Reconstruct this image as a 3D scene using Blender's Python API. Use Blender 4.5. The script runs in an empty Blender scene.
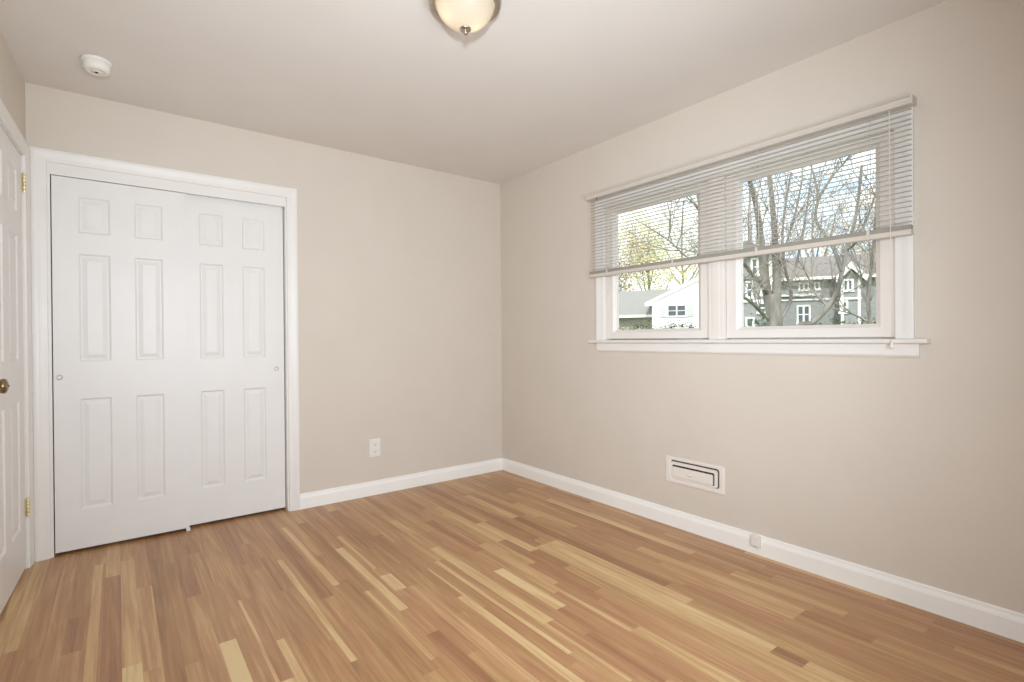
import bpy, bmesh, math, random
from mathutils import Vector, Matrix, noise as mnoise

scene = bpy.context.scene
COL = scene.collection

# ------------------------------------------------------------------ camera
CAM = Vector((-2.61983, -3.59141, 1.11756))
YAW, PITCH, ROLL, FPX = 0.650626, -0.004104, -0.007871, 518.54
fw = Vector((math.sin(YAW)*math.cos(PITCH), math.cos(YAW)*math.cos(PITCH), math.sin(PITCH)))
r0 = Vector((math.cos(YAW), -math.sin(YAW), 0)); u0 = r0.cross(fw)
rt = r0*math.cos(ROLL) + u0*math.sin(ROLL); up = -r0*math.sin(ROLL) + u0*math.cos(ROLL)
cd = bpy.data.cameras.new('camera'); cam = bpy.data.objects.new('camera', cd); COL.objects.link(cam)
cd.sensor_fit = 'HORIZONTAL'; cd.sensor_width = 36.0; cd.lens = FPX/1024*36.0
cd.clip_start = 0.02; cd.clip_end = 400
cam.matrix_world = Matrix(((rt.x, up.x, -fw.x, CAM.x), (rt.y, up.y, -fw.y, CAM.y), (rt.z, up.z, -fw.z, CAM.z), (0, 0, 0, 1)))
scene.camera = cam

# ------------------------------------------------------------------ exposure
vs = scene.view_settings
scene.display_settings.display_device = 'sRGB'
vs.view_transform = 'Standard'; vs.look = 'None'; vs.gamma = 1.0; vs.exposure = -0.09; vs.use_curve_mapping = False
scene.cycles.use_denoising = True
scene.cycles.max_bounces = 10; scene.cycles.diffuse_bounces = 8; scene.cycles.transparent_max_bounces = 24

# ------------------------------------------------------------------ world: bright spring sky with thin cloud
w = bpy.data.worlds.new('sky'); scene.world = w; w.use_nodes = True
nt = w.node_tree; N = nt.nodes; L = nt.links; N.clear()
out = N.new('ShaderNodeOutputWorld'); bg = N.new('ShaderNodeBackground'); bg.inputs['Strength'].default_value = 2.5
tc = N.new('ShaderNodeTexCoord'); mp = N.new('ShaderNodeMapping'); mp.inputs['Scale'].default_value = (1, 1, 2.6)
nz = N.new('ShaderNodeTexNoise'); nz.inputs['Scale'].default_value = 5.0; nz.inputs['Detail'].default_value = 6; nz.inputs['Roughness'].default_value = .6
cr = N.new('ShaderNodeValToRGB')
cr.color_ramp.elements[0].position = .36; cr.color_ramp.elements[0].color = (.50, .62, .76, 1)
cr.color_ramp.elements[1].position = .50; cr.color_ramp.elements[1].color = (.80, .82, .84, 1)
L.new(tc.outputs['Generated'], mp.inputs[0]); L.new(mp.outputs[0], nz.inputs['Vector']); L.new(nz.outputs['Fac'], cr.inputs[0])
L.new(cr.outputs[0], bg.inputs['Color']); L.new(bg.outputs[0], out.inputs[0])

def light(name, kind, loc, energy, color=(1, 1, 1), target=None, **kw):
    d = bpy.data.lights.new(name, kind); d.energy = energy; d.color = color
    for k, v in kw.items(): setattr(d, k, v)
    o = bpy.data.objects.new(name, d); COL.objects.link(o); o.location = loc
    if target is not None:
        o.rotation_euler = (Vector(target) - Vector(loc)).to_track_quat('-Z', 'Y').to_euler()
    return o
# sun stands behind the house, so it lights the street side opposite and never enters this window
light('sun', 'SUN', (-20, -16, 24), 3.4, (1, .96, .90), target=(0, 0, 0), angle=.01)
# the photographer's flash stands just above the camera (it throws the lamp's shadow on the ceiling);
# the second spot is an unseen fill, added near the rear wall to brighten the room
light('camera_flash', 'SPOT', (-2.62, -3.60, 1.43), 240, (.835, .927, 1), target=(-1.10, -1.18, 1.80),
      spot_size=math.radians(112), spot_blend=1.0, shadow_soft_size=.06)
light('rear_fill', 'SPOT', (-1.75, -3.70, 1.12), 158, (.835, .927, 1), target=(-1.20, -.5, .62),
      spot_size=math.radians(178), spot_blend=1.0, shadow_soft_size=.40)

# ------------------------------------------------------------------ helpers
class MB:
    """collects shapes (world coordinates) into one bmesh"""
    def __init__(s): s.bm = bmesh.new(); s.uv = None
    def face(s, pts):
        return s.bm.faces.new([s.bm.verts.new(p) for p in pts])
    def box(s, a, b, bev=0.0, seg=2, xf=None):
        x0, x1 = sorted((a[0], b[0])); y0, y1 = sorted((a[1], b[1])); z0, z1 = sorted((a[2], b[2]))
        v = [s.bm.verts.new(p) for p in ((x0,y0,z0),(x1,y0,z0),(x1,y1,z0),(x0,y1,z0),(x0,y0,z1),(x1,y0,z1),(x1,y1,z1),(x0,y1,z1))]
        fs = [s.bm.faces.new([v[i] for i in q]) for q in ((3,2,1,0),(4,5,6,7),(0,1,5,4),(1,2,6,5),(2,3,7,6),(3,0,4,7))]
        vs_ = v
        if bev > 0:
            es = list({e for f in fs for e in f.edges})
            r = bmesh.ops.bevel(s.bm, geom=es, offset=bev, segments=seg, affect='EDGES', profile=.5)
            vs_ = list({q for f in r['faces'] for q in f.verts} | {q for q in v if q.is_valid})
        if xf is not None:
            for q in vs_: q.co = xf(q.co)
        return s
    def prism(s, poly, d0, d1, mapf):
        """poly: (a,b) list, extruded c from d0 to d1; mapf(a,b,c)->world"""
        n = len(poly)
        A = [s.bm.verts.new(mapf(a, b, d0)) for a, b in poly]; B = [s.bm.verts.new(mapf(a, b, d1)) for a, b in poly]
        s.bm.faces.new(A[::-1]); s.bm.faces.new(B)
        for i in range(n): s.bm.faces.new([A[i], A[(i+1) % n], B[(i+1) % n], B[i]])
        return s
    def tube(s, pts, rad, sides=8, cap=True):
        pts = [Vector(p) for p in pts]; n = len(pts)
        if not isinstance(rad, (list, tuple)): rad = [rad]*n
        rings = []; prev = None
        for i in range(n):
            t = (pts[min(i+1, n-1)] - pts[max(i-1, 0)])
            if t.length < 1e-9: t = Vector((0, 0, 1))
            t.normalize()
            if prev is None:
                a = t.orthogonal().normalized()
            else:
                a = prev - t*prev.dot(t)
                a = a.normalized() if a.length > 1e-6 else t.orthogonal().normalized()
            prev = a; b = t.cross(a)
            rings.append([s.bm.verts.new(pts[i] + (a*math.cos(2*math.pi*k/sides) + b*math.sin(2*math.pi*k/sides))*rad[i]) for k in range(sides)])
        for i in range(n-1):
            for k in range(sides):
                f = s.bm.faces.new([rings[i][k], rings[i][(k+1) % sides], rings[i+1][(k+1) % sides], rings[i+1][k]]); f.smooth = True
        if cap:
            s.bm.faces.new(rings[0][::-1]); s.bm.faces.new(rings[-1])
        return s
    def lathe(s, prof, mapf, n=40, smooth=True):
        """prof: (r, h) list; mapf(a, b, h) -> world; closed at r=0 ends"""
        rings = []
        for r, h in prof:
            if r < 1e-6: rings.append([s.bm.verts.new(mapf(0, 0, h))])
            else: rings.append([s.bm.verts.new(mapf(r*math.cos(2*math.pi*k/n), r*math.sin(2*math.pi*k/n), h)) for k in range(n)])
        for A, B in zip(rings, rings[1:]):
            for k in range(n):
                q = [A[k % len(A)], A[(k+1) % len(A)], B[(k+1) % len(B)], B[k % len(B)]]
                u = []
                for x in q:
                    if x not in u: u.append(x)
                if len(u) > 2:
                    f = s.bm.faces.new(u); f.smooth = smooth
        return s

ORG = {}
def link(name, me, m, parent=None, loc=(0, 0, 0)):
    if m is not None: me.materials.append(m)
    o = bpy.data.objects.new(name, me); COL.objects.link(o)
    if parent is not None:
        o.parent = parent; ORG[o] = ORG[parent]
    else:
        o.location = loc; ORG[o] = Vector(loc)
    return o
def obj(name, mb, m, parent=None, loc=(0, 0, 0), recalc=True):
    """mesh built in world coordinates -> object whose origin is its thing's origin"""
    org = ORG[parent] if parent is not None else Vector(loc)
    if recalc: bmesh.ops.recalc_face_normals(mb.bm, faces=mb.bm.faces[:])
    for v in mb.bm.verts: v.co -= org
    me = bpy.data.meshes.new(name); mb.bm.to_mesh(me); mb.bm.free()
    return link(name, me, m, parent, loc)
def tag(o, label, cat, group=None, kind=None):
    o['label'] = label; o['category'] = cat
    if group: o['group'] = group
    if kind: o['kind'] = kind
    return o
def thing(name, label, cat, loc, group=None, kind=None):
    o = bpy.data.objects.new(name, None); COL.objects.link(o); o.location = loc; ORG[o] = Vector(loc)
    o.empty_display_size = .1
    if label: tag(o, label, cat, group, kind)
    elif kind: o['kind'] = kind
    return o
def struct(name, mb, m, label=None, cat=None, loc=(0, 0, 0)):
    o = obj(name, mb, m, None, loc); o['kind'] = 'structure'
    if label: o['label'] = label; o['category'] = cat
    return o

def srgb(r, g, b):
    f = lambda c: c/12.92 if c <= .04045 else ((c+.055)/1.055)**2.4
    return (f(r/255), f(g/255), f(b/255), 1)
def mat(name, rgb, rough=.5, spec=.5, var=.04, scale=8., bump=0., bscale=200., metal=0., vec=(1, 1, 1), rgb2=None):
    m = bpy.data.materials.new(name); m.use_nodes = True
    t = m.node_tree; n = t.nodes; l = t.links; p = n['Principled BSDF']
    p.inputs['Roughness'].default_value = rough; p.inputs['Specular IOR Level'].default_value = spec; p.inputs['Metallic'].default_value = metal
    c = srgb(*rgb)
    tc = n.new('ShaderNodeTexCoord'); mp = n.new('ShaderNodeMapping'); mp.inputs['Scale'].default_value = vec
    nz = n.new('ShaderNodeTexNoise'); nz.inputs['Scale'].default_value = scale; nz.inputs['Detail'].default_value = 4
    cr = n.new('ShaderNodeValToRGB')
    c2 = srgb(*rgb2) if rgb2 else tuple(min(1, x*(1+var)) for x in c[:3]) + (1,)
    c1 = c if rgb2 else tuple(x*(1-var) for x in c[:3]) + (1,)
    cr.color_ramp.elements[0].position = .35; cr.color_ramp.elements[0].color = c1
    cr.color_ramp.elements[1].position = .65; cr.color_ramp.elements[1].color = c2
    l.new(tc.outputs['Object'], mp.inputs[0]); l.new(mp.outputs[0], nz.inputs['Vector']); l.new(nz.outputs['Fac'], cr.inputs[0]); l.new(cr.outputs[0], p.inputs['Base Color'])
    if bump > 0:
        nb = n.new('ShaderNodeTexNoise'); nb.inputs['Scale'].default_value = bscale; nb.inputs['Detail'].default_value = 3
        b = n.new('ShaderNodeBump'); b.inputs['Strength'].default_value = bump; b.inputs['Distance'].default_value = .002
        l.new(mp.outputs[0], nb.inputs['Vector']); l.new(nb.outputs['Fac'], b.inputs['Height']); l.new(b.outputs[0], p.inputs['Normal'])
    return m
def emit(name, rgb, strength):
    m = bpy.data.materials.new(name); m.use_nodes = True
    t = m.node_tree; n = t.nodes; n.clear()
    o = n.new('ShaderNodeOutputMaterial'); e = n.new('ShaderNodeEmission'); e.inputs[0].default_value = srgb(*rgb); e.inputs[1].default_value = strength
    t.links.new(e.outputs[0], o.inputs[0]); return m
def glass_mat(name, tint=(.97, .985, .98)):
    m = bpy.data.materials.new(name); m.use_nodes = True
    t = m.node_tree; n = t.nodes; l = t.links; n.clear()
    o = n.new('ShaderNodeOutputMaterial'); tr = n.new('ShaderNodeBsdfTransparent'); tr.inputs[0].default_value = tint + (1,)
    g = n.new('ShaderNodeBsdfGlossy'); g.inputs['Roughness'].default_value = .01
    f = n.new('ShaderNodeFresnel'); f.inputs[0].default_value = 1.25
    mx = n.new('ShaderNodeMixShader'); l.new(f.outputs[0], mx.inputs[0]); l.new(tr.outputs[0], mx.inputs[1]); l.new(g.outputs[0], mx.inputs[2]); l.new(mx.outputs[0], o.inputs[0])
    return m
def frosted_mat(name):
    m = bpy.data.materials.new(name); m.use_nodes = True
    t = m.node_tree; n = t.nodes; l = t.links; n.clear()
    o = n.new('ShaderNodeOutputMaterial'); tr = n.new('ShaderNodeBsdfTranslucent'); tr.inputs[0].default_value = (.95, .90, .80, 1)
    d = n.new('ShaderNodeBsdfDiffuse'); d.inputs[0].default_value = (.92, .88, .80, 1)
    g = n.new('ShaderNodeBsdfGlossy'); g.inputs['Roughness'].default_value = .25
    m1 = n.new('ShaderNodeMixShader'); m1.inputs[0].default_value = .35; l.new(tr.outputs[0], m1.inputs[1]); l.new(d.outputs[0], m1.inputs[2])
    f = n.new('ShaderNodeFresnel'); f.inputs[0].default_value = 1.4
    m2 = n.new('ShaderNodeMixShader'); l.new(f.outputs[0], m2.inputs[0]); l.new(m1.outputs[0], m2.inputs[1]); l.new(g.outputs[0], m2.inputs[2]); l.new(m2.outputs[0], o.inputs[0])
    return m

M = {}
M['wall'] = mat('beige_wall_paint', (212, 203, 192), .75, .25, .012, 3, .10, 260)
M['ceil'] = mat('ceiling_paint', (223, 218, 213), .85, .2, .012, 3, .10, 200)
M['trim'] = mat('white_trim_paint', (231, 228, 224), .38, .4, .01, 5)
M['basepaint'] = mat('white_baseboard_paint', (244, 243, 240), .38, .4, .01, 5)
M['door'] = mat('white_door_paint', (229, 227, 225), .38, .3, .012, 6, .05, 120)
M['vinyl'] = mat('white_window_vinyl', (228, 222, 216), .42, .4, .01, 6)
M['blind'] = mat('blind_slat_paint', (206, 198, 188), .45, .4, .015, 10)
M['taupe'] = mat('taupe_strip', (150, 145, 136), .6, .3, .04, 30)
M['plastic'] = mat('white_plastic', (232, 228, 221), .4, .4, .01, 20)
M['register'] = mat('white_register_enamel', (230, 223, 216), .4, .4, .01, 20)
M['dark'] = mat('dark_cavity', (40, 36, 33), .8, .2, .1, 30)
M['nickel'] = mat('brushed_nickel', (190, 180, 168), .28, .5, .06, 40, metal=1.)
M['aged'] = mat('aged_brass', (150, 132, 104), .3, .5, .1, 40, metal=1.)
M['brass'] = mat('polished_brass', (238, 228, 190), .35, .5, .06, 60, metal=.85)
M['cord'] = mat('blind_cord', (225, 218, 208), .7, .3, .03, 50)
M['frost'] = frosted_mat('frosted_glass_bowl')
M['bulb'] = emit('lit_bulb', (255, 228, 190), 4.6)
M['pane'] = glass_mat('window_glass')

# ------------------------------------------------------------------ the room shell
H = 2.44; WX = -2.981; REAR = -3.95; TH = .14
SL = math.atan(.036)                                     # the left wall runs a little out of square
LD = Vector((-math.sin(SL), -math.cos(SL), 0)); LN = Vector((math.cos(SL), -math.sin(SL), 0)); LO = Vector((WX, 0, 0))
def lw(u, v, n): return LO + LD*u + LN*n + Vector((0, 0, v))       # left wall: u along from the corner, v up, n into the room
def bw(u, v, n): return Vector((u, -n, v))                         # back wall: u = x
def rw(u, v, n): return Vector((-n, -u, v))                        # right wall: u = distance from the corner
def wbox(mb, mapf, u0, u1, v0, v1, n0, n1, bev=0., seg=2):
    mb.box((u0, v0, n0), (u1, v1, n1), bev, seg, xf=lambda c: mapf(c.x, c.y, c.z)); return mb
def wall_holed(mapf, U0, U1, hole, thick=TH, V0=-.1, V1=H+.02):
    mb = MB()
    if hole is None: return wbox(mb, mapf, U0, U1, V0, V1, -thick, 0)
    u0, u1, v0, v1 = hole
    wbox(mb, mapf, U0, u0, V0, V1, -thick, 0); wbox(mb, mapf, u1, U1, V0, V1, -thick, 0)
    wbox(mb, mapf, u0, u1, v1, V1, -thick, 0)
    if v0 > V0: wbox(mb, mapf, u0, u1, V0, v0, -thick, 0)
    return mb
CL, CR, CT = -2.903, -1.733, 2.055                        # closet opening
struct('wall_back', wall_holed(bw, -3.3, 0, (CL, CR, -.1, CT)), M['wall'])
WL, WR, WB, WT = 1.178, 2.836, 1.10, 2.0                   # window opening
struct('wall_right', wall_holed(rw, -.14, -REAR+.14, (WL, WR, WB, WT)), M['wall'])
DL, DR, DT = .090, .870, 2.045                               # entry door opening
struct('wall_left', wall_holed(lw, 0, 4.1, (DL, DR, -.1, DT)), M['wall'])
mb = MB(); wbox(mb, lambda u, v, n: Vector((u, REAR+n, v)), -3.4, .14, -.1, H+.02, -TH, 0); struct('wall_rear', mb, M['wall'])
mb = MB(); mb.box((-3.5, REAR-.14, H), (.30, .95, H+.16)); struct('ceiling', mb, M['ceil'])
# closet interior
mb = MB()
mb.box((-3.1, .74, -.1), (-1.5, .80, H)); mb.box((-3.1, TH, -.1), (-3.04, .74, H)); mb.box((-1.56, TH, -.1), (-1.5, .74, H))
struct('wall_closet', mb, M['wall'])
mb = MB(); wbox(mb, lw, -.05, 1.0, -.1, H, -.30, -.24); struct('wall_hallway', mb, M['wall'])

# ------------------------------------------------------------------ strip-oak floor: every strip a face with its own tone
random.seed(11)
PW = .0571; X0 = -2.2745
def row_of(x): return math.floor((x - X0)/PW)
KNOWN = [  # row, far end, near end, tone, share of the width that is pale sapwood : the strips that stand out in the photograph
 (-1, -1.41, -1.76, 1.0, 0, 1), (2, -1.52, -1.95, .86, 0, .5), (1, -1.10, -1.78, .82, 0, .22), (5, -.77, -1.82, .76, .1, .5),
 (7, -.30, -1.22, .76, .45, 1), (6, -.36, -1.31, .16, 0, 1), (10, -.81, -1.61, .84, 0, .7), (11, -.64, -1.17, .78, .2, .5),
 (11, -1.26, -1.44, .84, 0, 1), (9, -1.36, -1.98, .74, 0, .35), (17, -1.12, -2.05, .78, 0, 1), (17, -2.05, -2.48, .80, 0, .3),
 (16, -1.28, -2.25, .84, 0, .35), (14, -1.33, -1.66, .78, .82, 1), (14, -1.66, -2.42, .85, .3, 1), (19, -1.55, -2.0, .95, 0, 1),
 (21, -1.83, -2.29, .80, 0, .35), (25, -1.45, -2.88, .72, 0, 1), (26, -1.45, -2.68, .78, 0, 1), (26, -2.68, -2.79, .12, 0, 1),
 (27, -1.45, -2.30, .72, 0, 1), (28, -1.02, -2.15, .05, 0, 1), (24, -.96, -1.48, .74, 0, 1), (24, -1.49, -1.73, .13, 0, 1),
 (23, -.54, -1.27, .70, 0, 1), (26, -.61, -1.37, .20, 0, 1), (20, -.74, -1.31, .18, 0, 1), (35, -.87, -2.02, .80, 0, 1),
 (31, -1.99, -2.63, .62, 0, 1), (32, -2.63, -2.88, .16, 0, 1), (-7, -.47, -1.55, .20, 0, 1), (-4, -.36, -1.65, .17, 0, 1),
 (-6, -.29, -1.37, .66, 0, 1), (-6, -1.37, -1.55, .92, 0, 1), (-8, -.26, -1.48, .76, .2, .8), (-12, -.02, -1.0, .66, 0, .7),
 (29, -.40, -1.02, .34, 0, 1), (15, -1.80, -2.30, .30, 0, 1), (18, -2.20, -2.55, .22, 0, 1), (22, -1.60, -2.05, .28, 0, 1)]
segs = {}
for k, b, a, t, f0, f1 in KNOWN: segs.setdefault(k, []).append((a, b, t, f0, f1))
fb = MB(); bm = fb.bm
uvl = bm.loops.layers.uv.new('strip'); tl = bm.faces.layers.float.new('tone'); sl = bm.faces.layers.float.new('seed')
def strip(xa, xb, y0, y1, tone, seed=None, ua=0., ub=1.):
    f = fb.face([(xa, y0, 0), (xb, y0, 0), (xb, y1, 0), (xa, y1, 0)])
    for lp, uv in zip(f.loops, ((ua, 0), (ub, 0), (ub, 1), (ua, 1))): lp[uvl].uv = uv
    f[tl] = tone; f[sl] = random.random() if seed is None else seed
def rtone():
    t = random.gauss(.40, .08)
    if random.random() < .10: t += random.uniform(.12, .28)
    elif random.random() < .10: t -= random.uniform(.1, .2)
    return max(.04, min(.92, t))
FY0, FY1 = REAR, .10
for k in range(row_of(-3.2), row_of(.0)+1):
    xa = X0 + k*PW; xb = min(xa + PW, 0.0)
    known = sorted(segs.get(k, []))
    y = FY0
    cut = []
    for (a, b, t, f0, f1) in known:
        a = max(a, y); 
        if b - a < .03: continue
        if a > y: cut.append((y, a, None, 0, 1))
        cut.append((a, b, t, f0, f1)); y = b
    if y < FY1: cut.append((y, FY1, None, 0, 1))
    for a, b, t, f0, f1 in cut:
        if t is not None:
            sd = random.random(); wd = xb - xa
            for g0, g1, tt in ((0, f0, .40), (f0, f1, t), (f1, 1, .40)):
                if g1 > g0: strip(xa + wd*g0, xa + wd*g1, a, b, tt, sd, g0, g1)
            continue
        yy = a
        while yy < b - 1e-6:
            ln = random.uniform(.28, 1.15); e = yy + ln
            if b - e < .22: e = b
            strip(xa, xb, yy, min(e, b), rtone()); yy = min(e, b)
bmesh.ops.recalc_face_normals(bm, faces=bm.faces[:])
for f in bm.faces:
    if f.normal.z < 0: f.normal_flip()
fb.box((-3.3, REAR-.02, -.12), (.0, .10, -.004))
fb.box((-3.1, .10, -.12), (-1.5, .80, 0)); fb.box((-3.5, REAR, -.12), (-3.2, .1, 0))
m = bpy.data.materials.new('oak_strip_floor'); m.use_nodes = True
t = m.node_tree; n = t.nodes; l = t.links; p = n['Principled BSDF']
p.inputs['Roughness'].default_value = .34; p.inputs['Specular IOR Level'].default_value = .35
def nd(kind, **kw):
    q = n.new(kind)
    for a, b in kw.items(): setattr(q, a, b)
    return q
at = nd('ShaderNodeAttribute', attribute_name='tone'); ats = nd('ShaderNodeAttribute', attribute_name='seed')
tcn = nd('ShaderNodeTexCoord'); cmb = nd('ShaderNodeCombineXYZ'); mul = nd('ShaderNodeMath', operation='MULTIPLY'); mul.inputs[1].default_value = 37.
l.new(ats.outputs['Fac'], mul.inputs[0]); l.new(mul.outputs[0], cmb.inputs[1]); l.new(mul.outputs[0], cmb.inputs[2])
add = nd('ShaderNodeVectorMath', operation='ADD'); l.new(tcn.outputs['Object'], add.inputs[0]); l.new(cmb.outputs[0], add.inputs[1])
def noise(vec, sc, det=3, rough=.55, dist=0):
    mp = nd('ShaderNodeMapping'); mp.inputs['Scale'].default_value = vec; l.new(add.outputs[0], mp.inputs[0])
    q = nd('ShaderNodeTexNoise'); q.inputs['Scale'].default_value = sc; q.inputs['Detail'].default_value = det; q.inputs['Roughness'].default_value = rough; q.inputs['Distortion'].default_value = dist
    l.new(mp.outputs[0], q.inputs['Vector']); return q
def math2(op, a, b, c=None):
    q = nd('ShaderNodeMath', operation=op)
    for i, x in enumerate((a, b, c)):
        if x is None: continue
        if isinstance(x, (int, float)): q.inputs[i].default_value = x
        else: l.new(x, q.inputs[i])
    return q.outputs[0]
broad = noise((26, 1.3, 1), 1.0, 3, .55, 1.1)              # heart / sapwood drift along a strip
fine = noise((95, 2.6, 1), 1.0, 4, .68, .5)               # grain
pores = noise((420, 14, 1), 1.0, 2, .5)
tone = math2('ADD', at.outputs['Fac'], math2('MULTIPLY', math2('SUBTRACT', broad.outputs['Fac'], .5), 1.05))
tone = math2('ADD', tone, math2('MULTIPLY', math2('SUBTRACT', fine.outputs['Fac'], .5), .62))
tone = math2('ADD', tone, math2('MULTIPLY', math2('SUBTRACT', pores.outputs['Fac'], .5), .12))
cr = nd('ShaderNodeValToRGB'); e = cr.color_ramp.elements
e[0].position = 0.0; e[0].color = srgb(146, 105, 74); e[1].position = 1.0; e[1].color = srgb(214, 186, 142)
for ps, c in ((.25, (166, 123, 88)), (.5, (181, 140, 101)), (.75, (199, 163, 119))):
    q = e.new(ps); q.color = srgb(*c)
l.new(tone, cr.inputs[0])
hs = nd('ShaderNodeHueSaturation')                        # some strips redder, some yellower
l.new(math2('ADD', math2('MULTIPLY', ats.outputs['Fac'], .010), .497), hs.inputs['Hue']); l.new(cr.outputs[0], hs.inputs['Color']); hs.inputs['Saturation'].default_value = 1.01; hs.inputs['Value'].default_value = 1.04
uvn = nd('ShaderNodeUVMap', uv_map='strip'); sp = nd('ShaderNodeSeparateXYZ'); l.new(uvn.outputs[0], sp.inputs[0])
ed = math2('ABSOLUTE', math2('SUBTRACT', sp.outputs[0], .5), 0)
edge = math2('GREATER_THAN', ed, .486)
mx = nd('ShaderNodeMix', data_type='RGBA'); mx.inputs['B'].default_value = srgb(120, 80, 50)
l.new(math2('MULTIPLY', edge, .30), mx.inputs['Factor']); l.new(hs.outputs[0], mx.inputs['A']); l.new(mx.outputs['Result'], p.inputs['Base Color'])
bp = nd('ShaderNodeBump'); bp.inputs['Strength'].default_value = .08; bp.inputs['Distance'].default_value = .001; l.new(fine.outputs['Fac'], bp.inputs['Height']); l.new(bp.outputs[0], p.inputs['Normal'])
M['floor'] = m
me = bpy.data.meshes.new('floor'); bm.to_mesh(me); bm.free()
fl = link('floor', me, M['floor']); fl['kind'] = 'structure'

# ------------------------------------------------------------------ trim
def u_casing(mb, mapf, u0, u1, vb, vt, prof):
    """mitred casing round an opening; prof: (w outward from the opening, n off the wall)"""
    loops = [[mb.bm.verts.new(mapf(a, b, n_)) for a, b in ((u0-w_, vb), (u0-w_, vt+w_), (u1+w_, vt+w_), (u1+w_, vb))] for w_, n_ in prof]
    for A, B in zip(loops, loops[1:]):
        for i in range(3): mb.bm.faces.new([A[i], A[i+1], B[i+1], B[i]])
    for i in (0, 3):
        mb.bm.faces.new([q[i] for q in loops])
    for i in range(3): mb.bm.faces.new([loops[0][i], loops[0][i+1], loops[-1][i+1], loops[-1][i]])
    return mb
def casing_prof(W): return [(0, 0), (0, .010), (.003, .0115), (W*.34, .0125), (W*.46, .0140), (W*.58, .0165), (W*.74, .0185), (W*.94, .0185), (W, .0165), (W, 0)]
mb = u_casing(MB(), bw, CL, CR, 0, CT-.003, casing_prof(.064))
struct('trim_1', mb, M['trim'])
# closet jambs and the fascia that hides the door track
mb = MB(); wbox(mb, bw, CL, CL+.012, 0, CT, -TH, -.0005); wbox(mb, bw, CR-.008, CR, 0, CT, -TH, -.0005); wbox(mb, bw, CL, CR, CT-.012, CT, -TH, -.0005)
struct('trim_2', mb, M['trim'])
mb = MB(); wbox(mb, bw, CL+.0005, CR-.0005, 1.992, CT-.0005, -.018, .001, .001); struct('trim_3', mb, M['trim'])
mb = u_casing(MB(), lw, DL, DR, 0, DT, casing_prof(.064)); struct('trim_4', mb, M['trim'])
mb = MB(); wbox(mb, lw, DL, DL+.006, 0, DT, -TH, -.0005); wbox(mb, lw, DR-.006, DR, 0, DT, -TH, -.0005); wbox(mb, lw, DL, DR, DT-.006, DT, -TH, -.0005); struct('trim_5', mb, M['trim'])
BP = [(0, 0), (.016, 0), (.016, .070), (.013, .080), (.010, .087), (.009, .097), (.006, .100), (0, .100)]
def base(name, mapf, u0, u1):
    mb = MB(); mb.prism(BP, u0, u1, lambda a, b, c: mapf(c, b, a)); struct(name, mb, M['basepaint'])
base('baseboard_back', bw, CR+.063, -.001); base('baseboard_right', rw, .001, 3.94); base('baseboard_left', lw, DR+.066, 3.94)
base('baseboard_rear', lambda u, v, n: Vector((u, REAR+n, v)), -3.09, -.017)

# ------------------------------------------------------------------ six-panel doors
def panel_face(mb, mapf, u0, u1, v0, v1, panels, n_front, n_back, inset=1.0):
    us = sorted({u0, u1, *[q for p_ in panels for q in p_[:2]]}); vss = sorted({v0, v1, *[q for p_ in panels for q in p_[2:]]})
    bm = mb.bm; cache = {}
    def vt(u, v, n):
        key = (round(u, 5), round(v, 5), round(n, 5))
        if key not in cache: cache[key] = bm.verts.new(mapf(u, v, n))
        return cache[key]
    for a, b in zip(us, us[1:]):
        for c, d in zip(vss, vss[1:]):
            pan = any(abs(a-p_[0]) < 1e-6 and abs(b-p_[1]) < 1e-6 and c >= p_[2]-1e-6 and d <= p_[3]+1e-6 for p_ in panels)
            if not pan:
                bm.faces.new([vt(a, c, n_front), vt(b, c, n_front), vt(b, d, n_front), vt(a, d, n_front)]); continue
            rings = []
            for ins, dep in ((0, 0), (.003, -.002), (.009, -.0085), (.016, -.0085), (.019, -.0070), (.037, -.0015)):
                rings.append([vt(a+ins, c+ins, n_front+dep), vt(b-ins, c+ins, n_front+dep), vt(b-ins, d-ins, n_front+dep), vt(a+ins, d-ins, n_front+dep)])
            for A, B in zip(rings, rings[1:]):
                for i in range(4): bm.faces.new([A[i], A[(i+1) % 4], B[(i+1) % 4], B[i]])
            bm.faces.new(rings[-1])
    # back and edges of the slab
    P = [(u0, v0), (u1, v0), (u1, v1), (u0, v1)]
    bk = [bm.verts.new(mapf(a, b, n_back)) for a, b in P]; bm.faces.new(bk[::-1])
    for i in range(4):
        a, b = P[i], P[(i+1) % 4]
        bm.faces.new([bm.verts.new(mapf(*a, n_front)), bm.verts.new(mapf(*b, n_front)), bk[(i+1) % 4], bk[i]])
    return mb
VP = [(.227, .817), (1.014, 1.590), (1.699, 1.894)]
def panels(cols): return [(a, b, c, d) for a, b in cols for c, d in VP]
def closet_door(name, u0, u1, cols, nf, knob_u, label, top=1.988):
    root = thing(name, label, 'door', (u0, -nf, .018), kind='structure')
    obj('door_slab', panel_face(MB(), bw, u0, u1, .018, top, panels(cols), nf, nf-.034), M['door'], root)
    c = (knob_u, .935)
    mb = MB(); mb.lathe([(.0125, 0), (.0135, .001), (.013, .0025), (.0095, .003), (.0085, -.003), (0, -.004)], lambda a, b, h: bw(c[0]+a, c[1]+b, nf+h), 28)
    obj('finger_pull', mb, M['nickel'], root)
    return root
closet_door('door_1', -2.886, -2.296, [(-2.781, -2.645), (-2.539, -2.406)], -.001, -2.862, 'white six panel sliding closet door in front, at the left')
closet_door('door_2', -2.335, -1.746, [(-2.222, -2.094), (-1.988, -1.857)], -.041, -1.793, 'white six panel sliding closet door behind, at the right', 2.003)
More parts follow.
